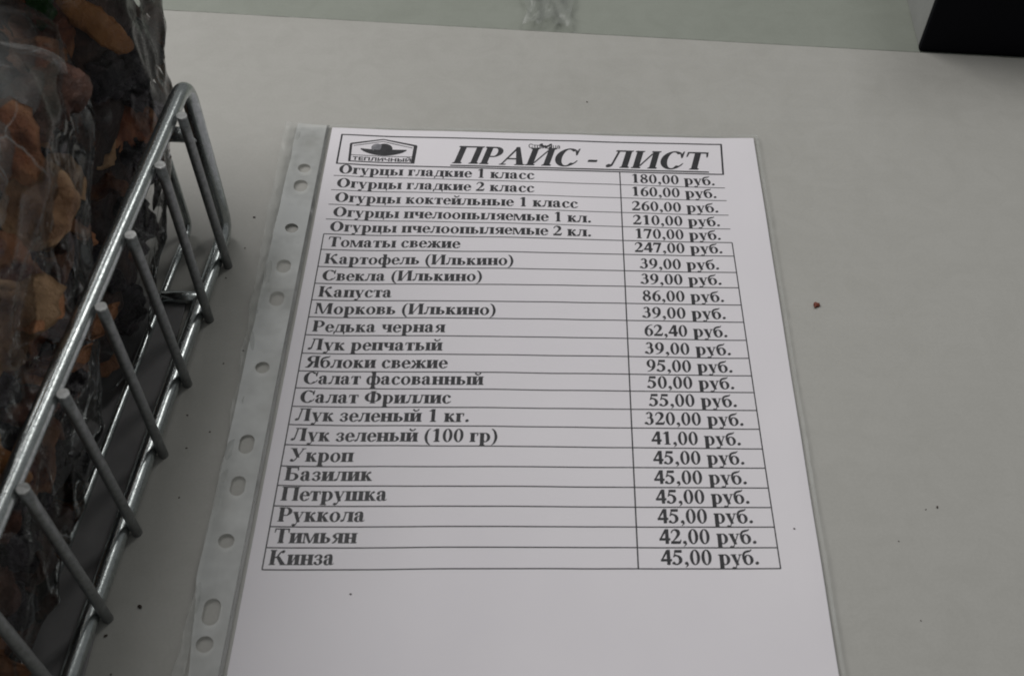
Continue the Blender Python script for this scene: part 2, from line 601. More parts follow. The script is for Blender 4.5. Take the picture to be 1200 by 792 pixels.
G['п'] = (.557, st(.06, 0, X, top=(1, 0)) + st(.355, 0, X, top=(0, 1)) + rc(.1, X - .038, .45, X))
G['т'] = (.466, st(.16, 0, X, top=(0, 0)) + rc(.03, X - .036, .435, X) + dg(.015, .32, .028, X, .022, .035) + dg(.43, .32, .405, X, .022, .035))
G['б'] = (.50, ring(.25, .215, .218, .228, .118, .03) + br([(.05, .24, .07), (.055, .42, .08), (.12, .55, .09), (.25, .60, .085), (.36, .625, .06), (.42, .69, .02)]) + br([(.1, .36, .03), (.17, .42, .03), (.27, .43, .03)]))
G['в'] = (.49, st(.065, 0, X, bot=(1, 0), top=(1, 0)) + ring(.265, .352, .155, .113, .105, .03, -95, 95) + ring(.275, .13, .18, .13, .115, .03, -95, 95)
          + rc(.15, X - .03, .265, X) + rc(.15, .235, .28, .262) + rc(.15, 0, .275, .03))
G['м'] = (.70, st(.05, 0, X, w=.035, top=(1, 0), sl=.045) + st(.49, 0, X, top=(0, 1)) + dg(.28, 0, .06, X, .06, .13) + dg(.30, 0, .475, X, .04, .05))
G['ж'] = (.74, st(.30, 0, X) + dg(.01, 0, .20, .26, .15, .09) + rc(.0, 0, .18, .026) + dg(.585, 0, .46, .26, .15, .09) + rc(.57, 0, .745, .026)
          + br([(.32, .235, .035), (.22, .26, .045), (.17, .37, .05), (.12, .42, .06)]) + ball(.095, .408, .05)
          + br([(.43, .235, .035), (.53, .26, .045), (.58, .37, .05), (.63, .42, .06)]) + ball(.65, .408, .05))
G['з'] = (.42, ring(.205, .35, .165, .12, .105, .03, -80, 150) + ring(.205, .13, .18, .138, .115, .03, -150, 85) + rc(.13, .232, .23, .262) + ball(.085, .375, .048) + ball(.08, .09, .05))
G['ч'] = (.54, st(.33, 0, X) + br([(.13, X, .14), (.13, .33, .14), (.15, .235, .09), (.23, .2, .05), (.34, .235, .04)]) + rc(.01, X - .026, .25, X))
G['ш'] = (.80, st(.055, 0, X) + st(.325, 0, X) + st(.595, 0, X) + rc(.1, 0, .7, .038))
G['я'] = (.515, st(.315, 0, X, bot=(0, 1), top=(0, 1)) + ring(.25, .335, .19, .13, .12, .03, 85, 275) + rc(.24, X - .03, .35, X) + rc(.24, .205, .35, .235)
          + br([(.25, .21, .06), (.19, .10, .08), (.13, .03, .07), (.06, .02, .035)]))
G['ф'] = (.70, st(.28, -.205, .68, top=(1, 0)) + ring(.215, .228, .185, .24, .12, .03, 35, 325) + ring(.49, .228, .185, .24, .12, .03, -145, 145))
# capitals
G['О'] = (.778, ring(.389, .335, .345, .35, .175, .032))
G['Т'] = (.667, st(.255, 0, C, w=.16, top=(0, 0)) + rc(.04, C - .04, .63, C) + dg(.03, .48, .04, C, .022, .05) + dg(.618, .48, .58, C, .022, .05))
G['К'] = (.76, st(.07, 0, C, w=.16) + br([(.21, .325, .04), (.33, .36, .05), (.43, .53, .055), (.52, .61, .07)]) + ball(.56, .60, .065) + dg(.52, 0, .29, .38, .20, .13) + rc(.48, 0, .76, .026))
G['С'] = (.722, ring(.38, .335, .34, .35, .175, .034, 50, 320) + dg(.615, .43, .63, C + .01, .025, .032) + br([(.59, .59, .06), (.61, .5, .03), (.62, .44, .02)]) + br([(.58, .09, .05), (.64, .14, .04), (.69, .22, .022)]))
G['М'] = (.90, st(.06, 0, C, w=.042, top=(1, 0)) + st(.64, 0, C, w=.16, top=(0, 1)) + dg(.37, 0, .06, C, .06, .17) + dg(.40, 0, .63, C, .035, .06))
G['Р'] = (.611, st(.07, 0, C, w=.16, top=(1, 0)) + ring(.33, .475, .235, .195, .135, .034, -95, 95) + rc(.2, C - .034, .33, C) + rc(.2, .28, .33, .314))
G['Л'] = (.73, st(.47, 0, C, w=.16, top=(0, 1)) + rc(.18, C - .04, .5, C) + dg(.155, .12, .245, C, .042, .05) + br([(.185, .2, .042), (.155, .07, .06), (.075, .04, .075)]) + ball(.075, .065, .06))
G['Я'] = (.722, st(.48, 0, C, w=.16, bot=(1, 1), top=(0, 1)) + ring(.37, .49, .26, .18, .15, .034, 85, 275) + rc(.36, C - .034, .5, C) + rc(.36, .31, .5, .344)
          + br([(.37, .32, .09), (.29, .17, .13), (.22, .05, .13), (.15, .015, .06), (.06, .013, .026)]))
G['Ф'] = (.84, st(.34, 0, C, w=.16) + ring(.30, .335, .26, .24, .15, .034, 40, 320) + ring(.54, .335, .26, .24, .15, .034, -140, 140))
G['У'] = (.70, dg(.32, .2, .06, C, .12, .18) + dg(.23, .04, .565, C, .038, .045) + br([(.25, .08, .04), (.2, .02, .06), (.12, .02, .07)]) + ball(.11, .05, .06) + rc(.0, C - .026, .29, C) + rc(.49, C - .026, .68, C))
G['П'] = (.778, st(.07, 0, C, w=.16, top=(1, 0)) + st(.545, 0, C, w=.16, top=(0, 1)) + rc(.15, C - .04, .66, C))
G['И'] = (.778, st(.07, 0, C, w=.16) + st(.545, 0, C, w=.16) + dg(.22, .08, .515, C - .08, .045))
G['Й'] = (.778, G['И'][1] + ring(.389, .83, .15, .12, .035, .06, 195, 345) + ball(.255, .815, .04) + ball(.523, .815, .04))
G['Б'] = (.667, st(.07, 0, C, w=.16, bot=(1, 0), top=(1, 0)) + ring(.36, .185, .235, .187, .135, .034, -95, 95) + rc(.2, 0, .36, .034) + rc(.2, .338, .36, .372) + rc(.15, C - .04, .56, C) + dg(.55, .5, .51, C, .022, .05))
G['А'] = (.722, dg(.02, 0, .315, C, .042, .06) + dg(.49, 0, .29, C + .02, .18, .10) + rc(.15, .215, .53, .252) + rc(-.01, 0, .17, .026) + rc(.43, 0, .72, .026))
# digits and signs
G['0'] = (.50, ring(.25, .335, .212, .35, .115, .03))
G['1'] = (.50, st(.195, 0, .68, w=.14, top=(0, 0), bot=(1.3, 1.3)) + dg(.09, .57, .2, .68, .06, .06) + dg(.07, .565, .1, .6, .12, .09))
G['2'] = (.50, br([(.05, .50, .03), (.10, .61, .05), (.21, .655, .06), (.33, .59, .13), (.36, .46, .125), (.27, .30, .08), (.15, .16, .045), (.06, .06, .03)]) + rc(.03, 0, .42, .115) + dg(.40, .05, .44, .19, .05, .025))
G['3'] = (.50, ring(.23, .51, .165, .175, .11, .03, -75, 155) + ring(.22, .205, .215, .215, .125, .035, -150, 80) + ball(.07, .085, .058) + rc(.15, .355, .26, .385))
G['4'] = (.50, rc(.285, 0, .415, .68) + rc(.02, .155, .48, .255) + dg(.02, .2, .27, .68, .05, .12))
G['5'] = (.50, rc(.12, .555, .43, .67) + dg(.06, .34, .13, .6, .035, .035) + ring(.19, .215, .245, .225, .13, .05, -140, 105) + ball(.065, .075, .058) + br([(.075, .36, .05), (.14, .42, .07), (.2, .42, .06)]))
G['6'] = (.50, ring(.26, .215, .21, .23, .115, .032) + br([(.115, .2, .12), (.12, .38, .12), (.2, .54, .09), (.32, .64, .045), (.45, .675, .02)]))
G['7'] = (.50, rc(.05, .555, .46, .67) + dg(.16, 0, .34, .60, .10, .11) + dg(.02, .47, .05, .6, .02, .06))
G['8'] = (.50, ring(.25, .515, .18, .165, .095, .03) + ring(.25, .18, .21, .195, .11, .03) + br([(.14, .42, .08), (.25, .35, .12), (.36, .28, .08)]))
G['9'] = (.50, ring(.24, .455, .21, .23, .115, .032) + br([(.385, .47, .12), (.38, .29, .12), (.3, .13, .09), (.18, .03, .045), (.05, -.005, .02)]))
G[','] = (.25, ball(.115, .065, .068) + br([(.17, .05, .05), (.16, -.04, .05), (.08, -.12, .02)]))
G['.'] = (.25, ball(.12, .065, .07))
G['-'] = (.333, rc(.04, .19, .29, .265))
G['('] = (.333, br([(.30, .69, .02), (.17, .56, .07), (.10, .25, .11), (.17, -.04, .07), (.30, -.17, .02)]))
G[')'] = (.333, br([(.03, .69, .02), (.16, .56, .07), (.23, .25, .11), (.16, -.04, .07), (.03, -.17, .02)]))
G[' '] = (.25, [])


# ------------------------------------------------------------------ the price list
def sheet_z(x, y):
    """gentle waviness of the sheet, mm"""
    z = 0.75 + (0.45 + 0.35 * max(0, -y / 150)) * noise.noise(Vector((x * .013, y * .011, 1.7))) + 0.22 * noise.noise(Vector((x * .05, y * .03, 5.1)))
    z += 0.5 * math.exp(-(x / 14) ** 2) + 0.7 * math.exp(-((210 - x) / 14) ** 2) * (0.7 + 0.6 * noise.noise(Vector((y * .025, 6, 6))))
    return max(0.25, z)


def grid(x0, x1, y0, y1, nx, ny, fz, fx=None):
    v, f = [], []
    for j in range(ny + 1):
        for i in range(nx + 1):
            x, y = x0 + (x1 - x0) * i / nx, y0 + (y1 - y0) * j / ny
            if fx: x, y = fx(x, y, i / nx, j / ny)
            v.append((x, y, fz(x, y)))
    for j in range(ny):
        for i in range(nx):
            a = j * (nx + 1) + i
            f.append((a, a + 1, a + nx + 2, a + nx + 1))
    return mesh(v, f)


price = empty('price_list', (105, 0, 0.4), 'printed white price list headed ПРАЙС - ЛИСТ inside the clear punched pocket', 'price list')
sheet = link('sheet', rel(grid(0, 210, -147, 150, 90, 120, sheet_z), price), M_paper, price)

_lift = [0]


def ink(polys, name, mat=None, parent=None):
    """polys: convex polygons in sheet millimetres, laid just above the paper"""
    v, f = [], []
    for q in polys:
        _lift[0] = (_lift[0] + 1) % 12
        dz = 0.05 + 0.002 * _lift[0]
        s = len(v)
        v += [(x, y, sheet_z(x, y) + dz) for x, y in q]
        f.append(tuple(range(s, s + len(q))))
    o = link(name, rel(mesh(v, f), price), mat or M_ink, parent or price, False)
    return o


def text_polys(s, x0, x1, base, em, slant=0.0, weight=0.0):
    """base: function giving the baseline height at x; the string is stretched to run from x0 to x1"""
    adv = sum(G[c][0] for c in s)
    # ink extents: drop the side bearing of the last letter
    pw = (x1 - x0) / (adv - 0.04)
    out, cx = [], -0.02
    for c in s:
        a, polys = G[c]
        for q in polys:
            for sx_, sy_ in ((-.010, -.006), (.014, .010)):      # ink spread of a heavy laser print
                r = []
                for gx, gy in q:
                    X_ = x0 + (cx + gx + sx_) * pw + gy * em * slant
                    r.append((X_, base(X_) + (gy + sy_) * em))
                out.append(r)
        cx += a
    return out


ROWS = [('Огурцы гладкие 1 класс', '180,00 руб.', 115.7, 114.5, 7.1, 101.4, 148.1, 188.3),
        ('Огурцы гладкие 2 класс', '160,00 руб.', 106.0, 105.9, 7.2, 101.5, 147.8, 188.4),
        ('Огурцы коктейльные 1 класс', '260,00 руб.', 96.4, 96.3, 7.5, 122.2, 147.8, 188.4),
        ('Огурцы пчелоопыляемые 1 кл.', '210,00 руб.', 86.8, 87.4, 7.9, 128.5, 147.9, 188.4),
        ('Огурцы пчелоопыляемые 2 кл.', '170,00 руб.', 77.4, 78.8, 7.6, 128.4, 148.3, 188.0),
        ('Томаты свежие', '247,00 руб.', 67.8, 70.4, 8.1, 68.2, 148.0, 188.0),
        ('Картофель (Илькино)', '39,00 руб.', 57.4, 60.5, 7.9, 93.0, 149.9, 185.6),
        ('Свекла (Илькино)', '39,00 руб.', 47.4, 51.5, 8.1, 79.3, 149.8, 185.9),
        ('Капуста', '86,00 руб.', 37.8, 41.6, 7.9, 40.0, 150.1, 186.1),
        ('Морковь (Илькино)', '39,00 руб.', 28.2, 32.0, 7.7, 86.1, 149.7, 186.0),
        ('Редька черная', '62,40 руб.', 18.3, 22.1, 8.0, 64.5, 150.0, 185.8),
        ('Лук репчатый', '39,00 руб.', 8.4, 12.5, 7.6, 64.1, 149.9, 186.4),
        ('Яблоки свежие', '95,00 руб.', -0.9, 3.4, 7.5, 66.8, 150.2, 186.2),
        ('Салат фасованный', '50,00 руб.', -9.6, -5.1, 8.0, 82.2, 150.1, 186.1),
        ('Салат Фриллис', '55,00 руб.', -18.8, -14.0, 8.0, 69.4, 150.4, 186.3),
        ('Лук зеленый 1 кг.', '320,00 руб.', -27.7, -23.1, 7.6, 77.5, 148.2, 188.1),
        ('Лук зеленый (100 гр)', '41,00 руб.', -37.2, -32.4, 7.4, 89.2, 150.5, 186.1),
        ('Укроп', '45,00 руб.', -47.0, -41.3, 8.2, 32.8, 150.7, 186.6),
        ('Базилик', '45,00 руб.', -55.7, -50.3, 7.6, 41.1, 150.6, 186.6),
        ('Петрушка', '45,00 руб.', -64.6, -58.9, 7.6, 47.9, 150.8, 186.7),
        ('Руккола', '45,00 руб.', -73.4, -67.3, 7.8, 40.4, 151.0, 187.1),
        ('Тимьян', '42,00 руб.', -82.1, -75.9, 7.5, 38.2, 151.2, 187.5),
        ('Кинза', '45,00 руб.', -91.0, -84.4, 7.4, 31.1, 151.3, 187.5)]


def linefn(yl, yr):
    return lambda x: yl + (yr - yl) * ((x - 5.5) / 188.0) + (0.35 * math.sin((x - 5.5) / 188.0 * math.pi) if yl < 116 else 0)


def rule(fn, x0, x1, w):
    out, n = [], int((x1 - x0) / 4) + 1
    for i in range(n):
        a, b = x0 + (x1 - x0) * i / n, x0 + (x1 - x0) * (i + 1) / n
        out.append([(a, fn(a) - w / 2), (b, fn(b) - w / 2), (b, fn(b) + w / 2), (a, fn(a) + w / 2)])
    return out


def vrule(pts, w):
    out = []
    for (x0, y0), (x1, y1) in zip(pts, pts[1:]):
        out.append([(x0 - w / 2, y0), (x0 + w / 2, y0), (x1 + w / 2, y1), (x1 - w / 2, y1)])
    return out


LW = 0.5
lines = []
XL, XR = 5.4, lambda i: 192.7 + 2.2 * max(0, i - 4) / 18
for i, (t, p_, yl, yr, *_r) in enumerate(ROWS):
    fn = linefn(yl, yr)
    lines += rule(fn, XL - (0.3 if i < 4 else 0), XR(i), LW if i > 3 else LW * 0.8)
lines += vrule([(XL, ROWS[i][2] + (ROWS[i][3] - ROWS[i][2]) * 0) for i in range(4, 23)], LW)
lines += vrule([(XR(i), ROWS[i][3]) for i in range(4, 23)], LW)
mid = [(142.7, 124.0)] + [(142.75, linefn(r[2], r[3])(142.7)) for r in ROWS]
lines += vrule(mid, LW * 1.1)
ink(lines, 'table_ruling')
hd = rule(linefn(145.0, 145.3), XL, 193.7, 0.8) + rule(linefn(124.1, 123.9), XL, 192.8, 0.75)
hd += vrule([(XL + .1, 124.1 - .3), (XL + .1, 145.3)], 0.9) + vrule([(192.7, 123.6), (193.6, 145.6)], 0.9)
ink(hd, 'heading_frame')
for i, (t, p_, yl, yr, a, b, c, d) in enumerate(ROWS):
    fn = linefn(yl, yr)
    off = 1.95 if i else 1.7
    up = {17: 2.2, 18: 2.3, 19: 2.4, 20: 2.2, 13: 2.2}.get(i, off)
    pr = text_polys(t, a, b, lambda x: fn(x) + up, 8.9)
    ink(pr, 'printed_name')
    ink(text_polys(p_, c, d, lambda x: fn(x) + 1.65, 8.9), 'printed_price')
hb = lambda x: 126.9
ht = text_polys('ПРАЙС - ЛИСТ', 61.3, 184.0, hb, 18.4, slant=0.25)
ht += rule(lambda x: 125.35, 60.5, 186.0, 0.85)
tag(ink(ht, 'heading_text'), 'large slanted underlined heading ПРАЙС - ЛИСТ')


def font_polys(s, x0, x1, y, height, bold=0.0):
    cu = bpy.data.curves.new('txt', 'FONT')
    cu.body = s
    cu.offset = bold
    ob = bpy.data.objects.new('txt', cu)
    COL.objects.link(ob)
    dg_ = bpy.context.evaluated_depsgraph_get()
    me = bpy.data.meshes.new_from_object(ob.evaluated_get(dg_))
    xs = [v.co.x for v in me.vertices]
    ys = [v.co.y for v in me.vertices]
    sx = (x1 - x0) / (max(xs) - min(xs))
    sy = height / (max(ys) - min(ys))
    out = [[(x0 + (me.vertices[k].co.x - min(xs)) * sx, y + (me.vertices[k].co.y - min(ys)) * sy) for k in p.vertices] for p in me.polygons]
    bpy.data.objects.remove(ob)
    bpy.data.meshes.remove(me)
    return out


ink(font_polys('Страница', 98.3, 113.8, 138.4, 4.0, 0.015), 'small_text')

# logo: gabled frame, rounded vegetable on leaves, word band
lg = []
lg += vrule([(11.3, 126.2), (10.8, 138.6)], 1.2) + vrule([(42.1, 125.9), (42.6, 138.6)], 1.8)
lg += rule(lambda x: 126.2, 10.9, 42.7, 0.7) + rule(lambda x: 130.6, 11.5, 42.0, 0.4)
lg += [[(10.4, 137.9), (26.3, 142.4), (26.3, 143.1), (10.4, 139.1)], [(26.3, 142.4), (43.2, 137.9), (43.2, 139.1), (26.3, 143.1)]]
lg += [[(12.2, 137.0), (26.3, 141.0), (26.3, 141.4), (12.2, 137.4)], [(26.3, 141.0), (41.2, 136.8), (41.2, 137.2), (26.3, 141.4)]]
logo = ink(lg, 'logo')
tag(logo, 'small gabled-house emblem with the word ТЕПЛИЧНЫЙ')
ink(font_polys('ТЕПЛИЧНЫЙ', 12.6, 41.2, 127.0, 3.2, 0.035), 'logo_word', None, logo)
leaf = []
for k in range(14):
    a, b = k / 14, (k + 1) / 14
    f0 = lambda t: (15.8 + 22.6 * t, 134.9 - 3.9 * math.sin(math.pi * t) ** 0.7, 135.5 - 0.1 * math.sin(math.pi * t) - 0.5 * math.sin(math.pi * t) * (t < .5))
    (xa, la, ha), (xb, lb, hb_) = f0(a), f0(b)
    leaf.append([(xa, la), (xb, lb), (xb, hb_ + .15), (xa, ha + .15)])
ink(leaf, 'logo_leaf', M_ink, logo)
dome = [[(27.2 + 4.2 * math.cos(2 * math.pi * i / 24), 136.0 + 3.7 * math.sin(2 * math.pi * i / 24)) for i in range(24)]]
ink(dome, 'logo_dome', M_ink, logo)
halo = [[(23.8 + 2.9 * math.cos(2 * math.pi * i / 20), 136.6 + 2.9 * math.sin(2 * math.pi * i / 20)) for i in range(20)]]
ink(halo, 'logo_shade', M_ink_grey, logo)

# ------------------------------------------------------------------ the punched pocket
pocket = empty('punched_pocket', (100, 0, 0.2), 'clear plastic punched pocket with a holed strip lying flat round the price list', 'plastic pocket')


def strip_z(x, y):
    e = max(0.0, -x)
    base = 0.55 + 0.5 * math.exp(-(x / 14) ** 2)
    return base + 0.0055 * e * e * (1.0 + 0.9 * noise.noise(Vector((y * .018, 2, 2)))) + 0.25 * noise.noise(Vector((x * .06, y * .03, 9)))


def film_z(x, y):
    w = 0.14 + 0.2 * abs(noise.noise(Vector((x * .02, y * .015, 7)))) + 0.25 * math.exp(-((x - 212) / 3) ** 2)
    return sheet_z(min(max(x, 0), 210), min(max(y, -147), 150)) + w


film = link('front_foil', rel(grid(-2.6, 211.9, -152, 152, 110, 140, film_z), pocket), M_pocket, pocket)
back = link('back_foil', rel(grid(-2.6, 212.0, -152, 151.2, 60, 60, lambda x, y: 0.12), pocket), M_pocket, pocket)
# welded right hem and left seam
seam = link('welded_seam', rel(grid(-2.9, -1.5, -152, 151.5, 3, 120, lambda x, y: strip_z(x, y) + 0.22), pocket),
            mat_film('seam_foil', 0.2, (0.42, 0.43, 0.43), 0.3, 60, 0.3, 0.3), pocket)
hem = link('side_hem', rel(grid(210.9, 212.2, -152, 151.5, 3, 160, lambda x, y: film_z(x, y) + 0.08,
                                lambda x, y, u, v: (x + 0.4 * u * noise.noise(Vector((y * .22, 4, 1))), y)), pocket), M_flap, pocket)
top_hem = link('top_hem', rel(grid(-2.5, 212, 150.6, 152.2, 120, 3, lambda x, y: film_z(x, y) + 0.12,
                                   lambda x, y, u, v: (x, y + 0.5 * v * noise.noise(Vector((x * .15, 4, 1))))), pocket), M_flap, pocket)

HOLES = [(120, 3.0, 0), (108, 3.2, .7), (80, 2.95, 0), (56.5, 3.1, .8), (37.5, 3.1, 1.0), (0, 2.95, 0), (-37.5, 3.1, 1.4), (-56.5, 3.0, 1.4), (-80, 2.95, 0),
         (-108, 3.2, 1.9), (-120, 3.0, 0)]


def strip_mesh():
    XA, XB, hx = -17.2, -2.9, -9.7
    v, f = [], []
    edge = lambda y: XA + 4.2 * max(0.0, min(1.0, (-96 - y) / 34)) + 0.35 * noise.noise(Vector((y * .06, 3, 3))) + 0.15 * noise.noise(Vector((y * .4, 5, 3)))

    def put(x, y):
        v.append((x, y, strip_z(x, y) + 0.1))
        return len(v) - 1

    def plain(y0, y1):
        n = max(1, int((y1 - y0) / 3))
        rows = []
        for j in range(n + 1):
            y = y0 + (y1 - y0) * j / n
            xa = edge(y)
            rows.append([put(xa + (XB - xa) * i / 6, y) for i in range(7)])
        for a, b in zip(rows, rows[1:]):
            for i in range(6):
                f.append((a[i], a[i + 1], b[i + 1], b[i]))
    cuts = []
    for y, r, s in sorted(HOLES):
        cuts.append((y - 5.9, y + 5.9, y, r, s))
    cur = -152.0
    for y0, y1, yc, r, s in cuts:
        if y0 > cur + 0.01:
            plain(cur, y0)
        xl = edge(yc)
        corners = [math.atan2(b_, a_) for a_ in (XB - hx, xl - hx) for b_ in (5.9, -5.9)]
        angs = sorted([2 * math.pi * (k + .5) / 40 - math.pi for k in range(40)] + corners)
        n = len(angs)
        rings = [[], [], []]
        for a in angs:
            c_, s_ = math.cos(a), math.sin(a)
            inner = (hx + r * c_ * (1.0 - 0.07 * (s > 1)), yc + (r * s_ + s * (1 if s_ > 0 else -1)))
            wx_ = (XB - hx) if c_ > 0 else (hx - xl)
            t = min(wx_ / abs(c_) if abs(c_) > 1e-6 else 1e9, 5.9 / abs(s_) if abs(s_) > 1e-6 else 1e9)
            outer = [hx + t * c_, yc + t * s_]
            if abs(outer[0] - xl) < 1e-3:
                outer[0] = edge(outer[1])
            for q in range(3):
                m_ = q / 2
                rings[q].append(put(inner[0] * (1 - m_) + outer[0] * m_, inner[1] * (1 - m_) + outer[1] * m_))
        for q in range(2):
            for k in range(n):
                l = (k + 1) % n
                f.append((rings[q][k], rings[q][l], rings[q + 1][l], rings[q + 1][k]))
        cur = y1
    plain(cur, 151.6)
    me = mesh(v, f)
    bm = bmesh.new()
    bm.from_mesh(me)
    bmesh.ops.remove_doubles(bm, verts=bm.verts, dist=0.00005)
    bmesh.ops.recalc_face_normals(bm, faces=bm.faces)
    bmesh.ops.triangulate(bm, faces=bm.faces)
    bm.to_mesh(me)
    bm.free()
    return me


sm = rel(strip_mesh(), pocket)
strip = link('binding_strip', sm, M_strip, pocket, False)
# loose crumpled foil beside the strip
flap = link('loose_flap', rel(grid(-26, -14.5, -152, 151.8, 16, 200,
                                   lambda x, y: max(0.15, strip_z(x, y) * 0.8 + 0.3 + 1.2 * abs(noise.noise(Vector((x * .22, y * .09, 3)))) - 0.3),
                                   lambda x, y, u, v: (-14.5 - (1 - u) * (2.6 + 6.5 * max(0, (v - 0.35) / 0.65) ** 0.8 * (1 if v < .8 else 1.0)
                                                                        + 1.2 * noise.noise(Vector((v * 22, 3, 3))) + 3.5 * max(0, 0.3 - v)), y)), pocket), M_flap, pocket)

# ------------------------------------------------------------------ the wire basket
basket = empty('wire_basket', (-140, -40, 0), 'galvanised wire basket holding two bags of dried fruit, left of the price list', 'basket')
ang = math.atan2(171, 11.2)


def wx(y):          # x of the upright wires at y
    return -34.9 + (y - 59.8) * 0.0655


OFF = 5.2
frame = rounded_path([(wx(-330) - OFF, -330, 3.2), (wx(77) - OFF, 77, 3.2), (wx(77) - OFF, 77, 87.5), (wx(-330) - OFF, -330, 88)], 11, True, 10, 8)
link('side_frame', rel(tube_mesh(frame, 3.4, 18, True, jitter=0.03), basket), M_metal, basket)
inner = rounded_path([(wx(-330) - 24, -330, 2.6), (-56.3, 78, 2.6), (-56.3, 78, 64)], 6, False, 8, 10)
link('inner_frame', rel(tube_mesh(inner, 1.7, 12), basket), M_metal, basket)


def part_tube(name, a, b, r, mat):
    pa, pb = Vector(a), Vector(b)
    n = max(2, int((pb - pa).length / 12))
    return link(name, rel(tube_mesh([pa.lerp(pb, i / n) for i in range(n + 1)], r, 14), basket), mat, basket)


first = None
for k in range(12):
    y = 59.8 - 34.2 * k
    tilt = [-1.0, 0.3, -0.4, 0.6, 0, 0.2, 0.4, 0, 0, 0, 0, 0][k]
    ht_ = 89.6 - (1.0 if k == 0 else 0)
    if first is None:
        me = tube_mesh([(0, 0, -.2 + i * 11.2) for i in range(9)], 1.95, 14)
        first = link('upright_wire', me, M_wire, basket)
        cutm = tube_mesh([(0, 0, -.25), (0, 0, .25), (0, 0, .5)], 1.98, 14)
        for vv in cutm.vertices:
            vv.co.z += 0.0003 * noise.noise(vv.co * 900)
        cut = link('cut_end', cutm, M_cut, first)
        w_, c_ = first, cut
    else:
        w_ = first.copy()
        COL.objects.link(w_)
        w_.parent = basket
        c_ = cut.copy()
        COL.objects.link(c_)
        c_.parent = w_
    w_.location = Vector((wx(y), y + (0 if k else -3), 0)) * MM - basket.location
    w_.rotation_euler = (math.radians(-tilt if k else -5.0), math.radians(tilt * .6), random.random())
    if k == 0:
        w_.rotation_euler = (math.radians(2.0), 0, 0)
    c_.location = (0, 0, 0.0894)

for y in (35, -215):
    part_tube('cross_rod', (wx(y) - OFF + 1.5, y, 3.6), (-58.5 + (y - 35) * .0655, y, 3.6), 2.9, M_metal)
part_tube('cross_rod', (wx(77) - OFF + 1.0, 77, 59), (-58, 77.5, 59), 3.3, M_metal)
mir = Matrix.Rotation(math.pi, 4, 'Z')
far = [(-214 - 0.0655 * 0, 72, 3.2), (-226, -330, 3.2), (-226, -330, 88), (-214, 72, 88)]
link('side_frame', rel(tube_mesh(rounded_path(far, 12, True, 10, 8), 3.4, 14, True), basket), M_metal, basket)
link('floor_sheet', rel(box_mesh(-208, -48.5, -330, 36.5, 1.0, 2.0, 0.3), basket), M_sheet, basket, False)


# ------------------------------------------------------------------ bags of dried fruit
def lerp_sections(sec, z):
    if z <= sec[0][0]: return sec[0][1:]
    for a, b in zip(sec, sec[1:]):
        if z <= b[0]:
            t = (z - a[0]) / (b[0] - a[0])
            t = t * t * (3 - 2 * t) * 0.5 + t * 0.5
            return tuple(p + (q - p) * t for p, q in zip(a[1:], b[1:]))
    return sec[-1][1:]


def bag_point(sec, z, a, inset=0.0, n=3.4):
    cx, cy, rx, ry = lerp_sections(sec, z)
    c_, s_ = math.cos(a), math.sin(a)
    rx, ry = max(rx - inset, 2), max(ry - inset, 2)
    r = (abs(c_ / rx) ** n + abs(s_ / ry) ** n) ** (-1 / n)
    return Vector((cx + r * c_, cy + r * s_, z))


def crease(p, seed):
    q = Vector((p.x * .021, p.y * .021, p.z * .016 + seed))
    r = (1 - abs(noise.noise(q)) * 2.2)
    q2 = Vector((p.x * .06, p.y * .06, p.z * .045 + seed * 2))
    r2 = (1 - abs(noise.noise(q2)) * 2.2)
    return 3.2 * max(0, r) ** 3 + 1.8 * max(0, r2) ** 3


def bag_mesh(sec, seed, z1, na=220, nz=170, pleat=0.0):
    v, f = [], []
    z0 = sec[0][0]
    for j in range(nz + 1):
        z = z0 + (z1 - z0) * j / nz
        for i in range(na):
            a = 2 * math.pi * i / na
            p = bag_point(sec, z, a)
            cx, cy, rx, ry = lerp_sections(sec, z)
            d = (p - Vector((cx, cy, z)))
            L_ = d.length or 1
            t = max(0, (z - pleat) / 60) if pleat else 0
            k = crease(p, seed) + t * 3.0 * math.sin(a * 17 + z * .05 + 2 * noise.noise(Vector((a, z * .02, seed))))
            p = p + d / L_ * (k - 2.0)
            v.append(tuple(p))
    for j in range(nz):
        for i in range(na):
            l = (i + 1) % na
            f.append((j * na + i, j * na + l, (j + 1) * na + l, (j + 1) * na + i))
    f.append(tuple(reversed(range(na))))
    return mesh(v, f)


# z, centre x, centre y, half width x, half width y
BAG1 = [(9.0, -131.7, -125.0, 58.3, 70.0), (25.0, -123.1, -98.8, 66.9, 96.2), (60.0, -122.0, -85.7, 68.0, 109.3), (100.0, -122.1, -60.7, 67.9, 134.3), (135.0, -120.9, -64.7, 69.1, 130.3), (160.0, -124.4, -82.7, 65.6, 112.3), (185.0, -125.2, -83.9, 54.8, 86.1), (215.0, -125.0, -84.7, 35.0, 75.3), (232, -125, -85, 14, 66)]
BAG2 = [(9.0, -123.6, 10.4, 66.4, 40.4), (25.0, -122.3, 33.8, 67.7, 53.8), (60.0, -120.5, 64.3, 69.5, 59.3), (100.0, -120.5, 88.2, 69.5, 53.2), (135.0, -121.0, 90.5, 69.0, 40.5), (160.0, -121.0, 87.8, 69.0, 37.8), (185.0, -115.0, 87.0, 55.0, 37.0), (215.0, -115.5, 90.1, 34.5, 30.1), (232, -115, 90, 14, 26)]

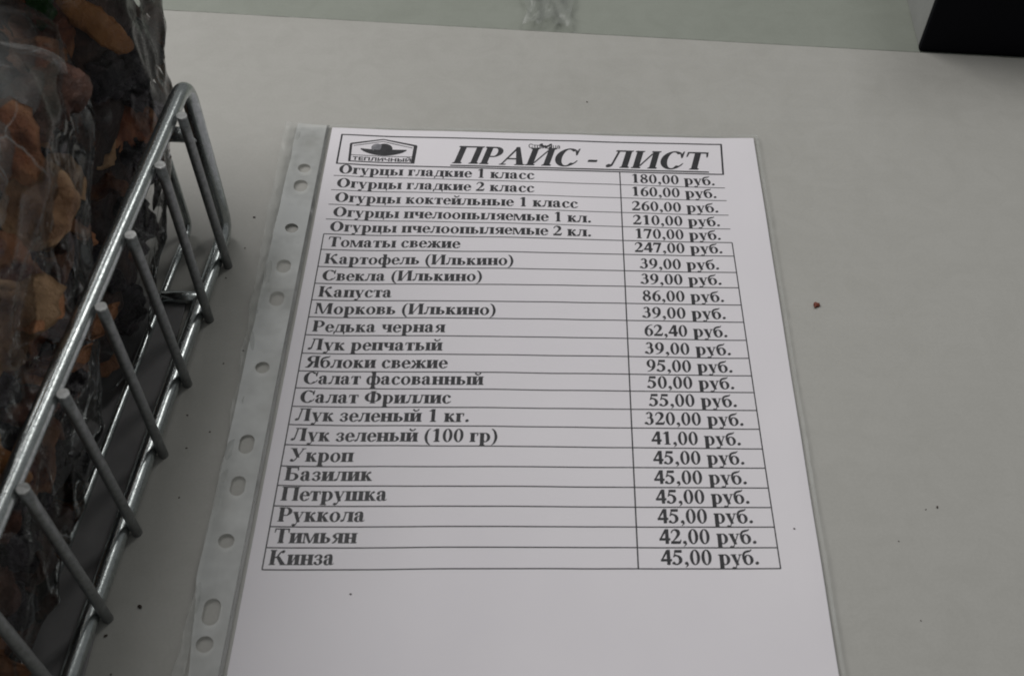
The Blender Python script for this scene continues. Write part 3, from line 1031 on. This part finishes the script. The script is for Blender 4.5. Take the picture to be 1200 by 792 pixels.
bag1 = empty('fruit_bag', (-128, -110, 0), 'nearer clear plastic bag of brown dried apple slices and prunes in the wire basket', 'plastic bag')
link('bag_foil', rel(bag_mesh(BAG1, 3.0, 228, pleat=165), bag1), M_bag, bag1)
bag2 = empty('fruit_bag', (-112, 60, 0), 'clear plastic bag of dark dried fruit standing behind the nearer bag', 'plastic bag')
link('bag_foil', rel(bag_mesh(BAG2, 11.0, 228, pleat=165), bag2), M_bag, bag2)


def seam_strip(sec, ang0, z0, z1, w, parent, seed):
    v, f = [], []
    nz, nw = 90, 5
    for j in range(nz + 1):
        z = z0 + (z1 - z0) * j / nz
        a = ang0 + 0.12 * noise.noise(Vector((z * .02, seed, 0)))
        p = bag_point(sec, z, a)
        cx, cy, rx, ry = lerp_sections(sec, z)
        d = Vector((math.cos(a + .15), math.sin(a + .15), 0))
        ww = w * (1 + .35 * noise.noise(Vector((z * .05, seed, 7))))
        for i in range(nw + 1):
            t = i / nw
            q = p + d * (t * ww - 2.5) + Vector((d.y, -d.x, 0)) * (1.6 * noise.noise(Vector((z * .06, t * 2, seed))))
            v.append(tuple(q))
    for j in range(nz):
        for i in range(nw):
            a_ = j * (nw + 1) + i
            f.append((a_, a_ + 1, a_ + nw + 2, a_ + nw + 1))
    return link('side_seam', rel(mesh(v, f), parent), M_bag_fold, parent)


def gathered(sec, a0, a1, z0, z1, inset, parent, seed):
    v, f = [], []
    n1, n2 = 60, 40
    for j in range(n2 + 1):
        for i in range(n1 + 1):
            a = a0 + (a1 - a0) * i / n1
            z = z0 + (z1 - z0) * j / n2 + 7 * noise.noise(Vector((a * 4, seed, 3))) * (1 - j / n2)
            p = bag_point(sec, z, a, inset + 8 * noise.noise(Vector((a * 5, z * .02, seed))) + 3 * noise.noise(Vector((a * 14, z * .05, seed))))
            v.append(tuple(p))
    for j in range(n2):
        for i in range(n1):
            a_ = j * (n1 + 1) + i
            f.append((a_, a_ + 1, a_ + n1 + 2, a_ + n1 + 1))
    return link('gathered_foil', rel(mesh(v, f), parent), M_bag_fold, parent)


seam_strip(BAG1, 1.0, 15, 165, 4.0, bag1, 2)
seam_strip(BAG2, 0.75, 15, 190, 5.0, bag2, 6)
gathered(BAG1, -0.9, 1.5, 128, 205, 9, bag1, 4)
gathered(BAG1, -0.9, 1.1, 133, 210, 15, bag1, 14)


# base shapes of the pieces ------------------------------------------------
def slice_mesh(seed, r=19, thick=4.0, curl=0.012, ringhole=0.0, irr=1.0):
    nr, na = 10, 44
    v, f = [], []
    for side in (1, -1):
        for j in range(nr + 1):
            t = j / nr
            for i in range(na):
                a = 2 * math.pi * i / na
                rim = r * (1 + irr * 0.34 * noise.noise(Vector((math.cos(a) * 1.4, math.sin(a) * 1.4, seed))) + irr * 0.16 * noise.noise(Vector((math.cos(a) * 5, math.sin(a) * 5, seed))))
                rr = rim * (ringhole + (1 - ringhole) * t)
                x, y = rr * math.cos(a), rr * math.sin(a) * 0.82
                z = curl * (x * x - 0.5 * y * y) + 3.4 * noise.noise(Vector((x * .11, y * .11, seed * 3))) + 1.5 * noise.noise(Vector((x * .3, y * .3, seed * 5))) + 1.6 * math.sin(a * 5 + seed) * t * t
                z += side * thick / 2 * math.sqrt(max(0.02, 1 - t ** 4)) + side * 0.8 * noise.noise(Vector((x * .3, y * .3, seed + side)))
                v.append((x, y, z))
    S = (nr + 1) * na
    for s in (0, 1):
        for j in range(nr):
            for i in range(na):
                l = (i + 1) % na
                q = (s * S + j * na + i, s * S + j * na + l, s * S + (j + 1) * na + l, s * S + (j + 1) * na + i)
                f.append(q if s else tuple(reversed(q)))
    for i in range(na):
        l = (i + 1) % na
        f.append((nr * na + i, nr * na + l, S + nr * na + l, S + nr * na + i))
        if ringhole:
            f.append((l, i, S + i, S + l))
    if not ringhole:
        f.append(tuple(range(na)))
        f.append(tuple(S + i for i in reversed(range(na))))
    return mesh(v, f)


def lump_mesh(seed, sx=16, sy=12, sz=9, sub=4):
    bm = bmesh.new()
    bmesh.ops.create_icosphere(bm, subdivisions=sub, radius=1)
    for v in bm.verts:
        p = v.co.copy()
        k = 1 + 0.25 * noise.noise(p * 1.2 + Vector((seed, 0, 0))) - 0.28 * max(0, 1 - 3.5 * abs(noise.noise(p * 1.9 + Vector((0, seed, 0))))) \
            - 0.10 * max(0, 1 - 4 * abs(noise.noise(p * 4.5 + Vector((0, 0, seed)))))
        v.co = Vector((p.x * sx * k, p.y * sy * k, p.z * sz * k)) * MM
    me = bpy.data.meshes.new('lump')
    bm.to_mesh(me)
    bm.free()
    return me


def wedge_mesh(seed, L=24, w=9, bend=0.9):
    """curved tapering wedge, like a dried quarter"""
    n, k = 30, 20
    v, f = [], []
    for j in range(n + 1):
        t = j / n * 2 - 1
        a = t * bend
        R_ = L / bend
        c_ = Vector((R_ * math.sin(a), R_ * (math.cos(a) - 1), 0))
        s = math.sqrt(max(0.03, 1 - t ** 4))
        for i in range(k):
            b = 2 * math.pi * i / k
            y = w * s * math.cos(b)
            z = w * 0.5 * s * math.sin(b) * (1.0 - 0.35 * math.cos(b))
            m_ = 1 + 0.45 * noise.noise(Vector((t * 3.5, math.cos(b) * 1.8, math.sin(b) * 1.8 + seed))) + 0.25 * noise.noise(Vector((t * 9, math.cos(b) * 4, math.sin(b) * 4 + seed)))
            v.append((c_.x + y * math.sin(a) * m_, c_.y + y * math.cos(a) * m_, z * m_ + 1.6 * noise.noise(Vector((t * 2, seed, 1)))))
    for j in range(n):
        for i in range(k):
            l = (i + 1) % k
            f.append((j * k + i, (j + 1) * k + i, (j + 1) * k + l, j * k + l))
    f.append(tuple(range(k)))
    f.append(tuple(n * k + i for i in reversed(range(k))))
    return mesh(v, f)


KINDS = {}


def kind(name, me, mat):
    me.materials.append(mat)
    me.polygons.foreach_set('use_smooth', [True] * len(me.polygons))
    KINDS.setdefault(name, []).append(me)


for s in range(4):
    kind('apple_slice', slice_mesh(s + 1.3, 18 + 1.5 * s, 4, .012 if s % 2 else -.015), M_apple)
for s in range(3):
    kind('rusty_slice', slice_mesh(s + 7.7, 19 + s, 5, .02 if s % 2 else -.01), M_rust)
kind('round_slice', slice_mesh(31.3, 17, 4.5, -.012, 0, .25), M_apple)
kind('apple_ring', slice_mesh(20.2, 19, 4.5, .008, .3), M_apple)
for s in range(3):
    kind('pear_wedge', wedge_mesh(s + 2.2, 20 + 2 * s, 9 + s), M_brown)
kind('orange_wedge', wedge_mesh(9.1, 23, 5.6, 0.5), M_orange)
for s in range(4):
    kind('prune', lump_mesh(s * 3.1 + 1, 15 + s, 11.5 + s, 9), M_prune)

LBL = {'round_slice': ('dried_apple_slice', 'round pale brown dried apple slice', 'dried fruit'),
       'apple_slice': ('dried_apple_slice', 'pale brown dried apple slice', 'dried fruit'),
       'rusty_slice': ('dried_apple_slice', 'rusty brown dried fruit slice', 'dried fruit'),
       'apple_ring': ('dried_apple_ring', 'pale brown dried apple ring', 'dried fruit'),
       'pear_wedge': ('dried_pear_wedge', 'dark brown curved dried pear wedge', 'dried fruit'),
       'orange_wedge': ('dried_apricot_wedge', 'orange dried fruit wedge', 'dried fruit'),
       'prune': ('prune', 'wrinkled near-black prune', 'dried fruit')}


def place(kd, loc, rot, scale=1.0, where='', label=None, grp=None, variant=None):
    ms = KINDS[kd]
    me = ms[variant if variant is not None else random.randrange(len(ms))]
    nm, lb, ct = LBL[kd]
    o = bpy.data.objects.new(nm, me)
    COL.objects.link(o)
    o.location = Vector(loc) * MM
    o.rotation_euler = rot
    o.scale = (scale,) * 3
    tag(o, label or (lb + ' ' + where), ct, grp)
    return o


PLACED = []
# pieces one can single out
HERO = []
# (kind, location, normal direction, spin, scale, variant, label)


def orient(nrm, spin):
    q = Vector(nrm).to_track_quat('Z', 'Y')
    return (q.to_matrix() @ Matrix.Rotation(spin, 3, 'Z')).to_euler()


def hero(kd, loc, nrm, spin, scale, variant, label):
    place(kd, loc, orient(nrm, spin), scale, label=label, variant=variant)
    PLACED.append(Vector(loc))
    if scale > .7:
        for d in ((0, 9, 0), (0, -9, 0), (0, 5, 7), (0, -5, -7)):
            PLACED.append(Vector(loc) + Vector(d))


hero('round_slice', (-58.5, -22, 116), (.75, -.45, .5), .4, .9, 0, 'round tan dried apple slice in the nearer bag, below its dark ruffled slice')
hero('apple_slice', (-61.5, 2, 104), (.7, -.2, .7), 2.2, .5, 2, 'small ragged tan dried apple piece beside the round tan slice in the nearer bag')
hero('rusty_slice', (-63, -46, 100), (.6, -.3, .75), 1.2, .75, 1, 'long rust-red dried slice under the round tan slice in the nearer bag')
hero('pear_wedge', (-67, 14, 128), (.5, -.5, .8), .2, .9, 1, 'dark ruffled dried slice near the top of the nearer bag')
hero('rusty_slice', (-66, -14, 136), (.6, -.5, .7), .9, .8, 0, 'large red-brown dried slice high in the nearer bag at the left edge of the photo')
hero('rusty_slice', (-72, 36, 128), (.5, -.3, .9), 2.0, .5, 2, 'small reddish dried slice at the top corner of the nearer bag')
hero('apple_slice', (-64, -62, 101), (.8, -.3, .4), .1, .8, 3, 'yellowish dried apple slice below the rust-red one in the nearer bag')
hero('orange_wedge', (-64, -92, 75), (.8, -.3, .4), 1.5, .6, 0, 'small orange dried fruit piece low in the nearer bag behind the top rod')
hero('rusty_slice', (-64, -80, 52), (.8, -.3, .4), .6, .55, 1, 'small rusty dried slice low in the nearer bag behind the second upright wire')
hero('orange_wedge', (-66, 68, 124), (.75, -.35, .5), 1.75, 0.95, 0, 'bright orange dried fruit wedge high in the farther bag')
hero('rusty_slice', (-79, 60, 127), (.7, -.4, .5), .4, .95, 1, 'reddish brown dried slice left of the orange wedge in the farther bag')
hero('rusty_slice', (-62, 66, 73), (.8, -.3, .4), 1.1, .7, 2, 'rusty dried slice in the farther bag just above the basket top rod')
for gl, gs, gt in (((-61, 80, 85), .9, 'just beyond the top rod of the basket'), ((-62, 42, 48), .85, 'behind the third upright wire'), ((-61, 96, 92), .8, 'at its right-hand edge'),
                   ((-61, 60, 62), .8, 'behind the gap between the first upright wires'), ((-62, 88, 68), .8, 'low behind the basket corner')):
    hero('prune', gl, (.8, .2, .4), gl[1] * .7, gs, None, 'wrinkled near-black prune in the farther bag ' + gt)
green = place('rusty_slice', (-78, 61, 131), orient((.6, -.5, .6), .3), .4, label='green wrapped piece at the very top of the farther bag', variant=0)
green.name = 'green_wrapper'
green['category'] = 'wrapper'
green.data = green.data.copy()
green.data.materials[0] = M_green


def inside(sec, p, grow):
    cx, cy, rx, ry = lerp_sections(sec, p.z)
    return p.z < 150 and (abs((p.x - cx) / (rx + grow)) ** 3.4 + abs((p.y - cy) / (ry + grow)) ** 3.4) < 1


def fill(sec, where, grp, weights, amin, amax, z_lo, z_hi, want, inset, gap, seed):
    rnd = random.Random(seed)
    cnt = tries = 0
    kinds, w = zip(*weights)
    while cnt < want and tries < 9000:
        tries += 1
        z = rnd.uniform(z_lo, z_hi)
        a = rnd.uniform(amin, amax)
        p = bag_point(sec, z, a, inset + rnd.uniform(0, 9))
        if sec is BAG2 and inside(BAG1, p, 6):
            continue
        if any((p - q).length < gap for q in PLACED):
            continue
        PLACED.append(p)
        kd = rnd.choices(kinds, w)[0]
        cx, cy, _a, _b = lerp_sections(sec, z)
        nrm = (p - Vector((cx, cy, z))).normalized() + Vector((rnd.uniform(-.8, .8), rnd.uniform(-.8, .8), rnd.uniform(-.5, 1.3)))
        random.seed(rnd.random())
        lvl = 'low' if z < 50 else 'halfway up' if z < 95 else 'high'
        place(kd, p, orient(nrm, rnd.uniform(0, 6.28)), rnd.uniform(.5, .88), lvl + ' ' + where, grp=grp + ' ' + LBL[kd][1] + 's')
        cnt += 1
    return cnt


W1 = [('apple_slice', 1.3), ('rusty_slice', 2.6), ('prune', 4.5), ('pear_wedge', 4), ('apple_ring', .3)]
W2 = [('apple_slice', .5), ('rusty_slice', 1.5), ('prune', 8), ('pear_wedge', 3)]
fill(BAG1, 'in the nearer bag', 'nearer bag:', W1, -1.2, 1.7, 14, 128, 120, 10, 14, 5)
fill(BAG2, 'in the farther bag', 'farther bag:', W2, -1.4, 1.9, 16, 188, 110, 9.5, 14.5, 9)


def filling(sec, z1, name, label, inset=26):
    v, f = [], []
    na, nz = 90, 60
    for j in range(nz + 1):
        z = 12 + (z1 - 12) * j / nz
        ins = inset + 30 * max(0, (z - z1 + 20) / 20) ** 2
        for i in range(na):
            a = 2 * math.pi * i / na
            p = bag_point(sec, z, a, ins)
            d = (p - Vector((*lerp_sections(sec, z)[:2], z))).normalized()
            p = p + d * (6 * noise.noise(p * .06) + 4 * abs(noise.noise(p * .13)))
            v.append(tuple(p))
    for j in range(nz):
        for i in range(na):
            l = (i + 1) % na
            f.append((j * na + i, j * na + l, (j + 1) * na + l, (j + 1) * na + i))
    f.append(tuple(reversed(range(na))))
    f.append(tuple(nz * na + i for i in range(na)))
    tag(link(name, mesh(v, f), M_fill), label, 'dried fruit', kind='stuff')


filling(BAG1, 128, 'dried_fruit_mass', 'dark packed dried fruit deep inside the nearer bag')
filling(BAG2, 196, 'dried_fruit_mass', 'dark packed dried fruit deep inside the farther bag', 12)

# ------------------------------------------------------------------ crumbs on the counter and the foil
CR = [((226.5, 43.3), 3.1, 1, 'red-brown crumb on the bare counter right of the price list'),
      ((258.3, -56.1), 1.0, 0, 'dark speck on the bare counter, lower right of the price list'),
      ((-35.9, -106.3), 1.7, 0, 'black crumb between the basket and the lower end of the holed strip'),
      ((-45.3, -117.5), 1.4, 0, 'dark crumb close beside the basket near the bottom edge of the photo'),
      ((127.7, 175.8), 0.9, 0, 'dark speck on the counter above the top edge of the pocket')]
for q in [(-33.4, -39.3), (-31.5, -61.6), (-36.3, -23.8), (-26.7, 2.6), (-19.7, 9.6), (-25.7, -31.4), (-40.0, -131.2), (-28.5, 87.6), (-29.4, 68.1), (-34.6, 49.8)]:
    CR.append((q, 0.75 if q[0] != -28.5 else 1.1, 0, None))
for q in [(240.8, -71.2), (242.8, -102.6), (253.8, -57.3)]:
    CR.append((q, 0.55, 0, 'x'))
for k, (q, s, red, lb) in enumerate(CR):
    me = lump_mesh(k * 2.7 + .4, s * .62, s * .42, s * .28, 2)
    if red:
        bm = bmesh.new()
        bm.from_mesh(me)
        m2 = lump_mesh(33, s * .5, s * .2, s * .2, 2)
        m2.transform(Matrix.Translation((-.0006, -.0008, 0)) @ Matrix.Rotation(.9, 4, 'Z'))
        bm.from_mesh(m2)
        bm.to_mesh(me)
        bm.free()
    o = link('crumb', me, M_crumb_red if red else M_crumb)
    o.location = (q[0] * MM, q[1] * MM, s * .2 * MM)
    o.rotation_euler.z = k * 1.3
    if lb is None:
        tag(o, 'tiny dark speck on the counter between the basket and the holed strip', 'crumb', 'specks beside the basket')
    elif lb == 'x':
        tag(o, 'tiny faint speck on the bare counter right of the price list', 'crumb', 'specks right of the price list')
    else:
        tag(o, lb, 'crumb')
for q, s, lb in [((38.7, -99.3), .8, 'dark dot on the price list below its table'), ((202.0, -67.8), .7, 'fine dark fleck on the right margin of the price list')]:
    o = link('crumb', lump_mesh(q[0], s * .6, s * .4, s * .3, 2), M_crumb)
    o.location = (q[0] * MM, q[1] * MM, (film_z(*q) + .1) * MM)
    tag(o, lb, 'crumb')
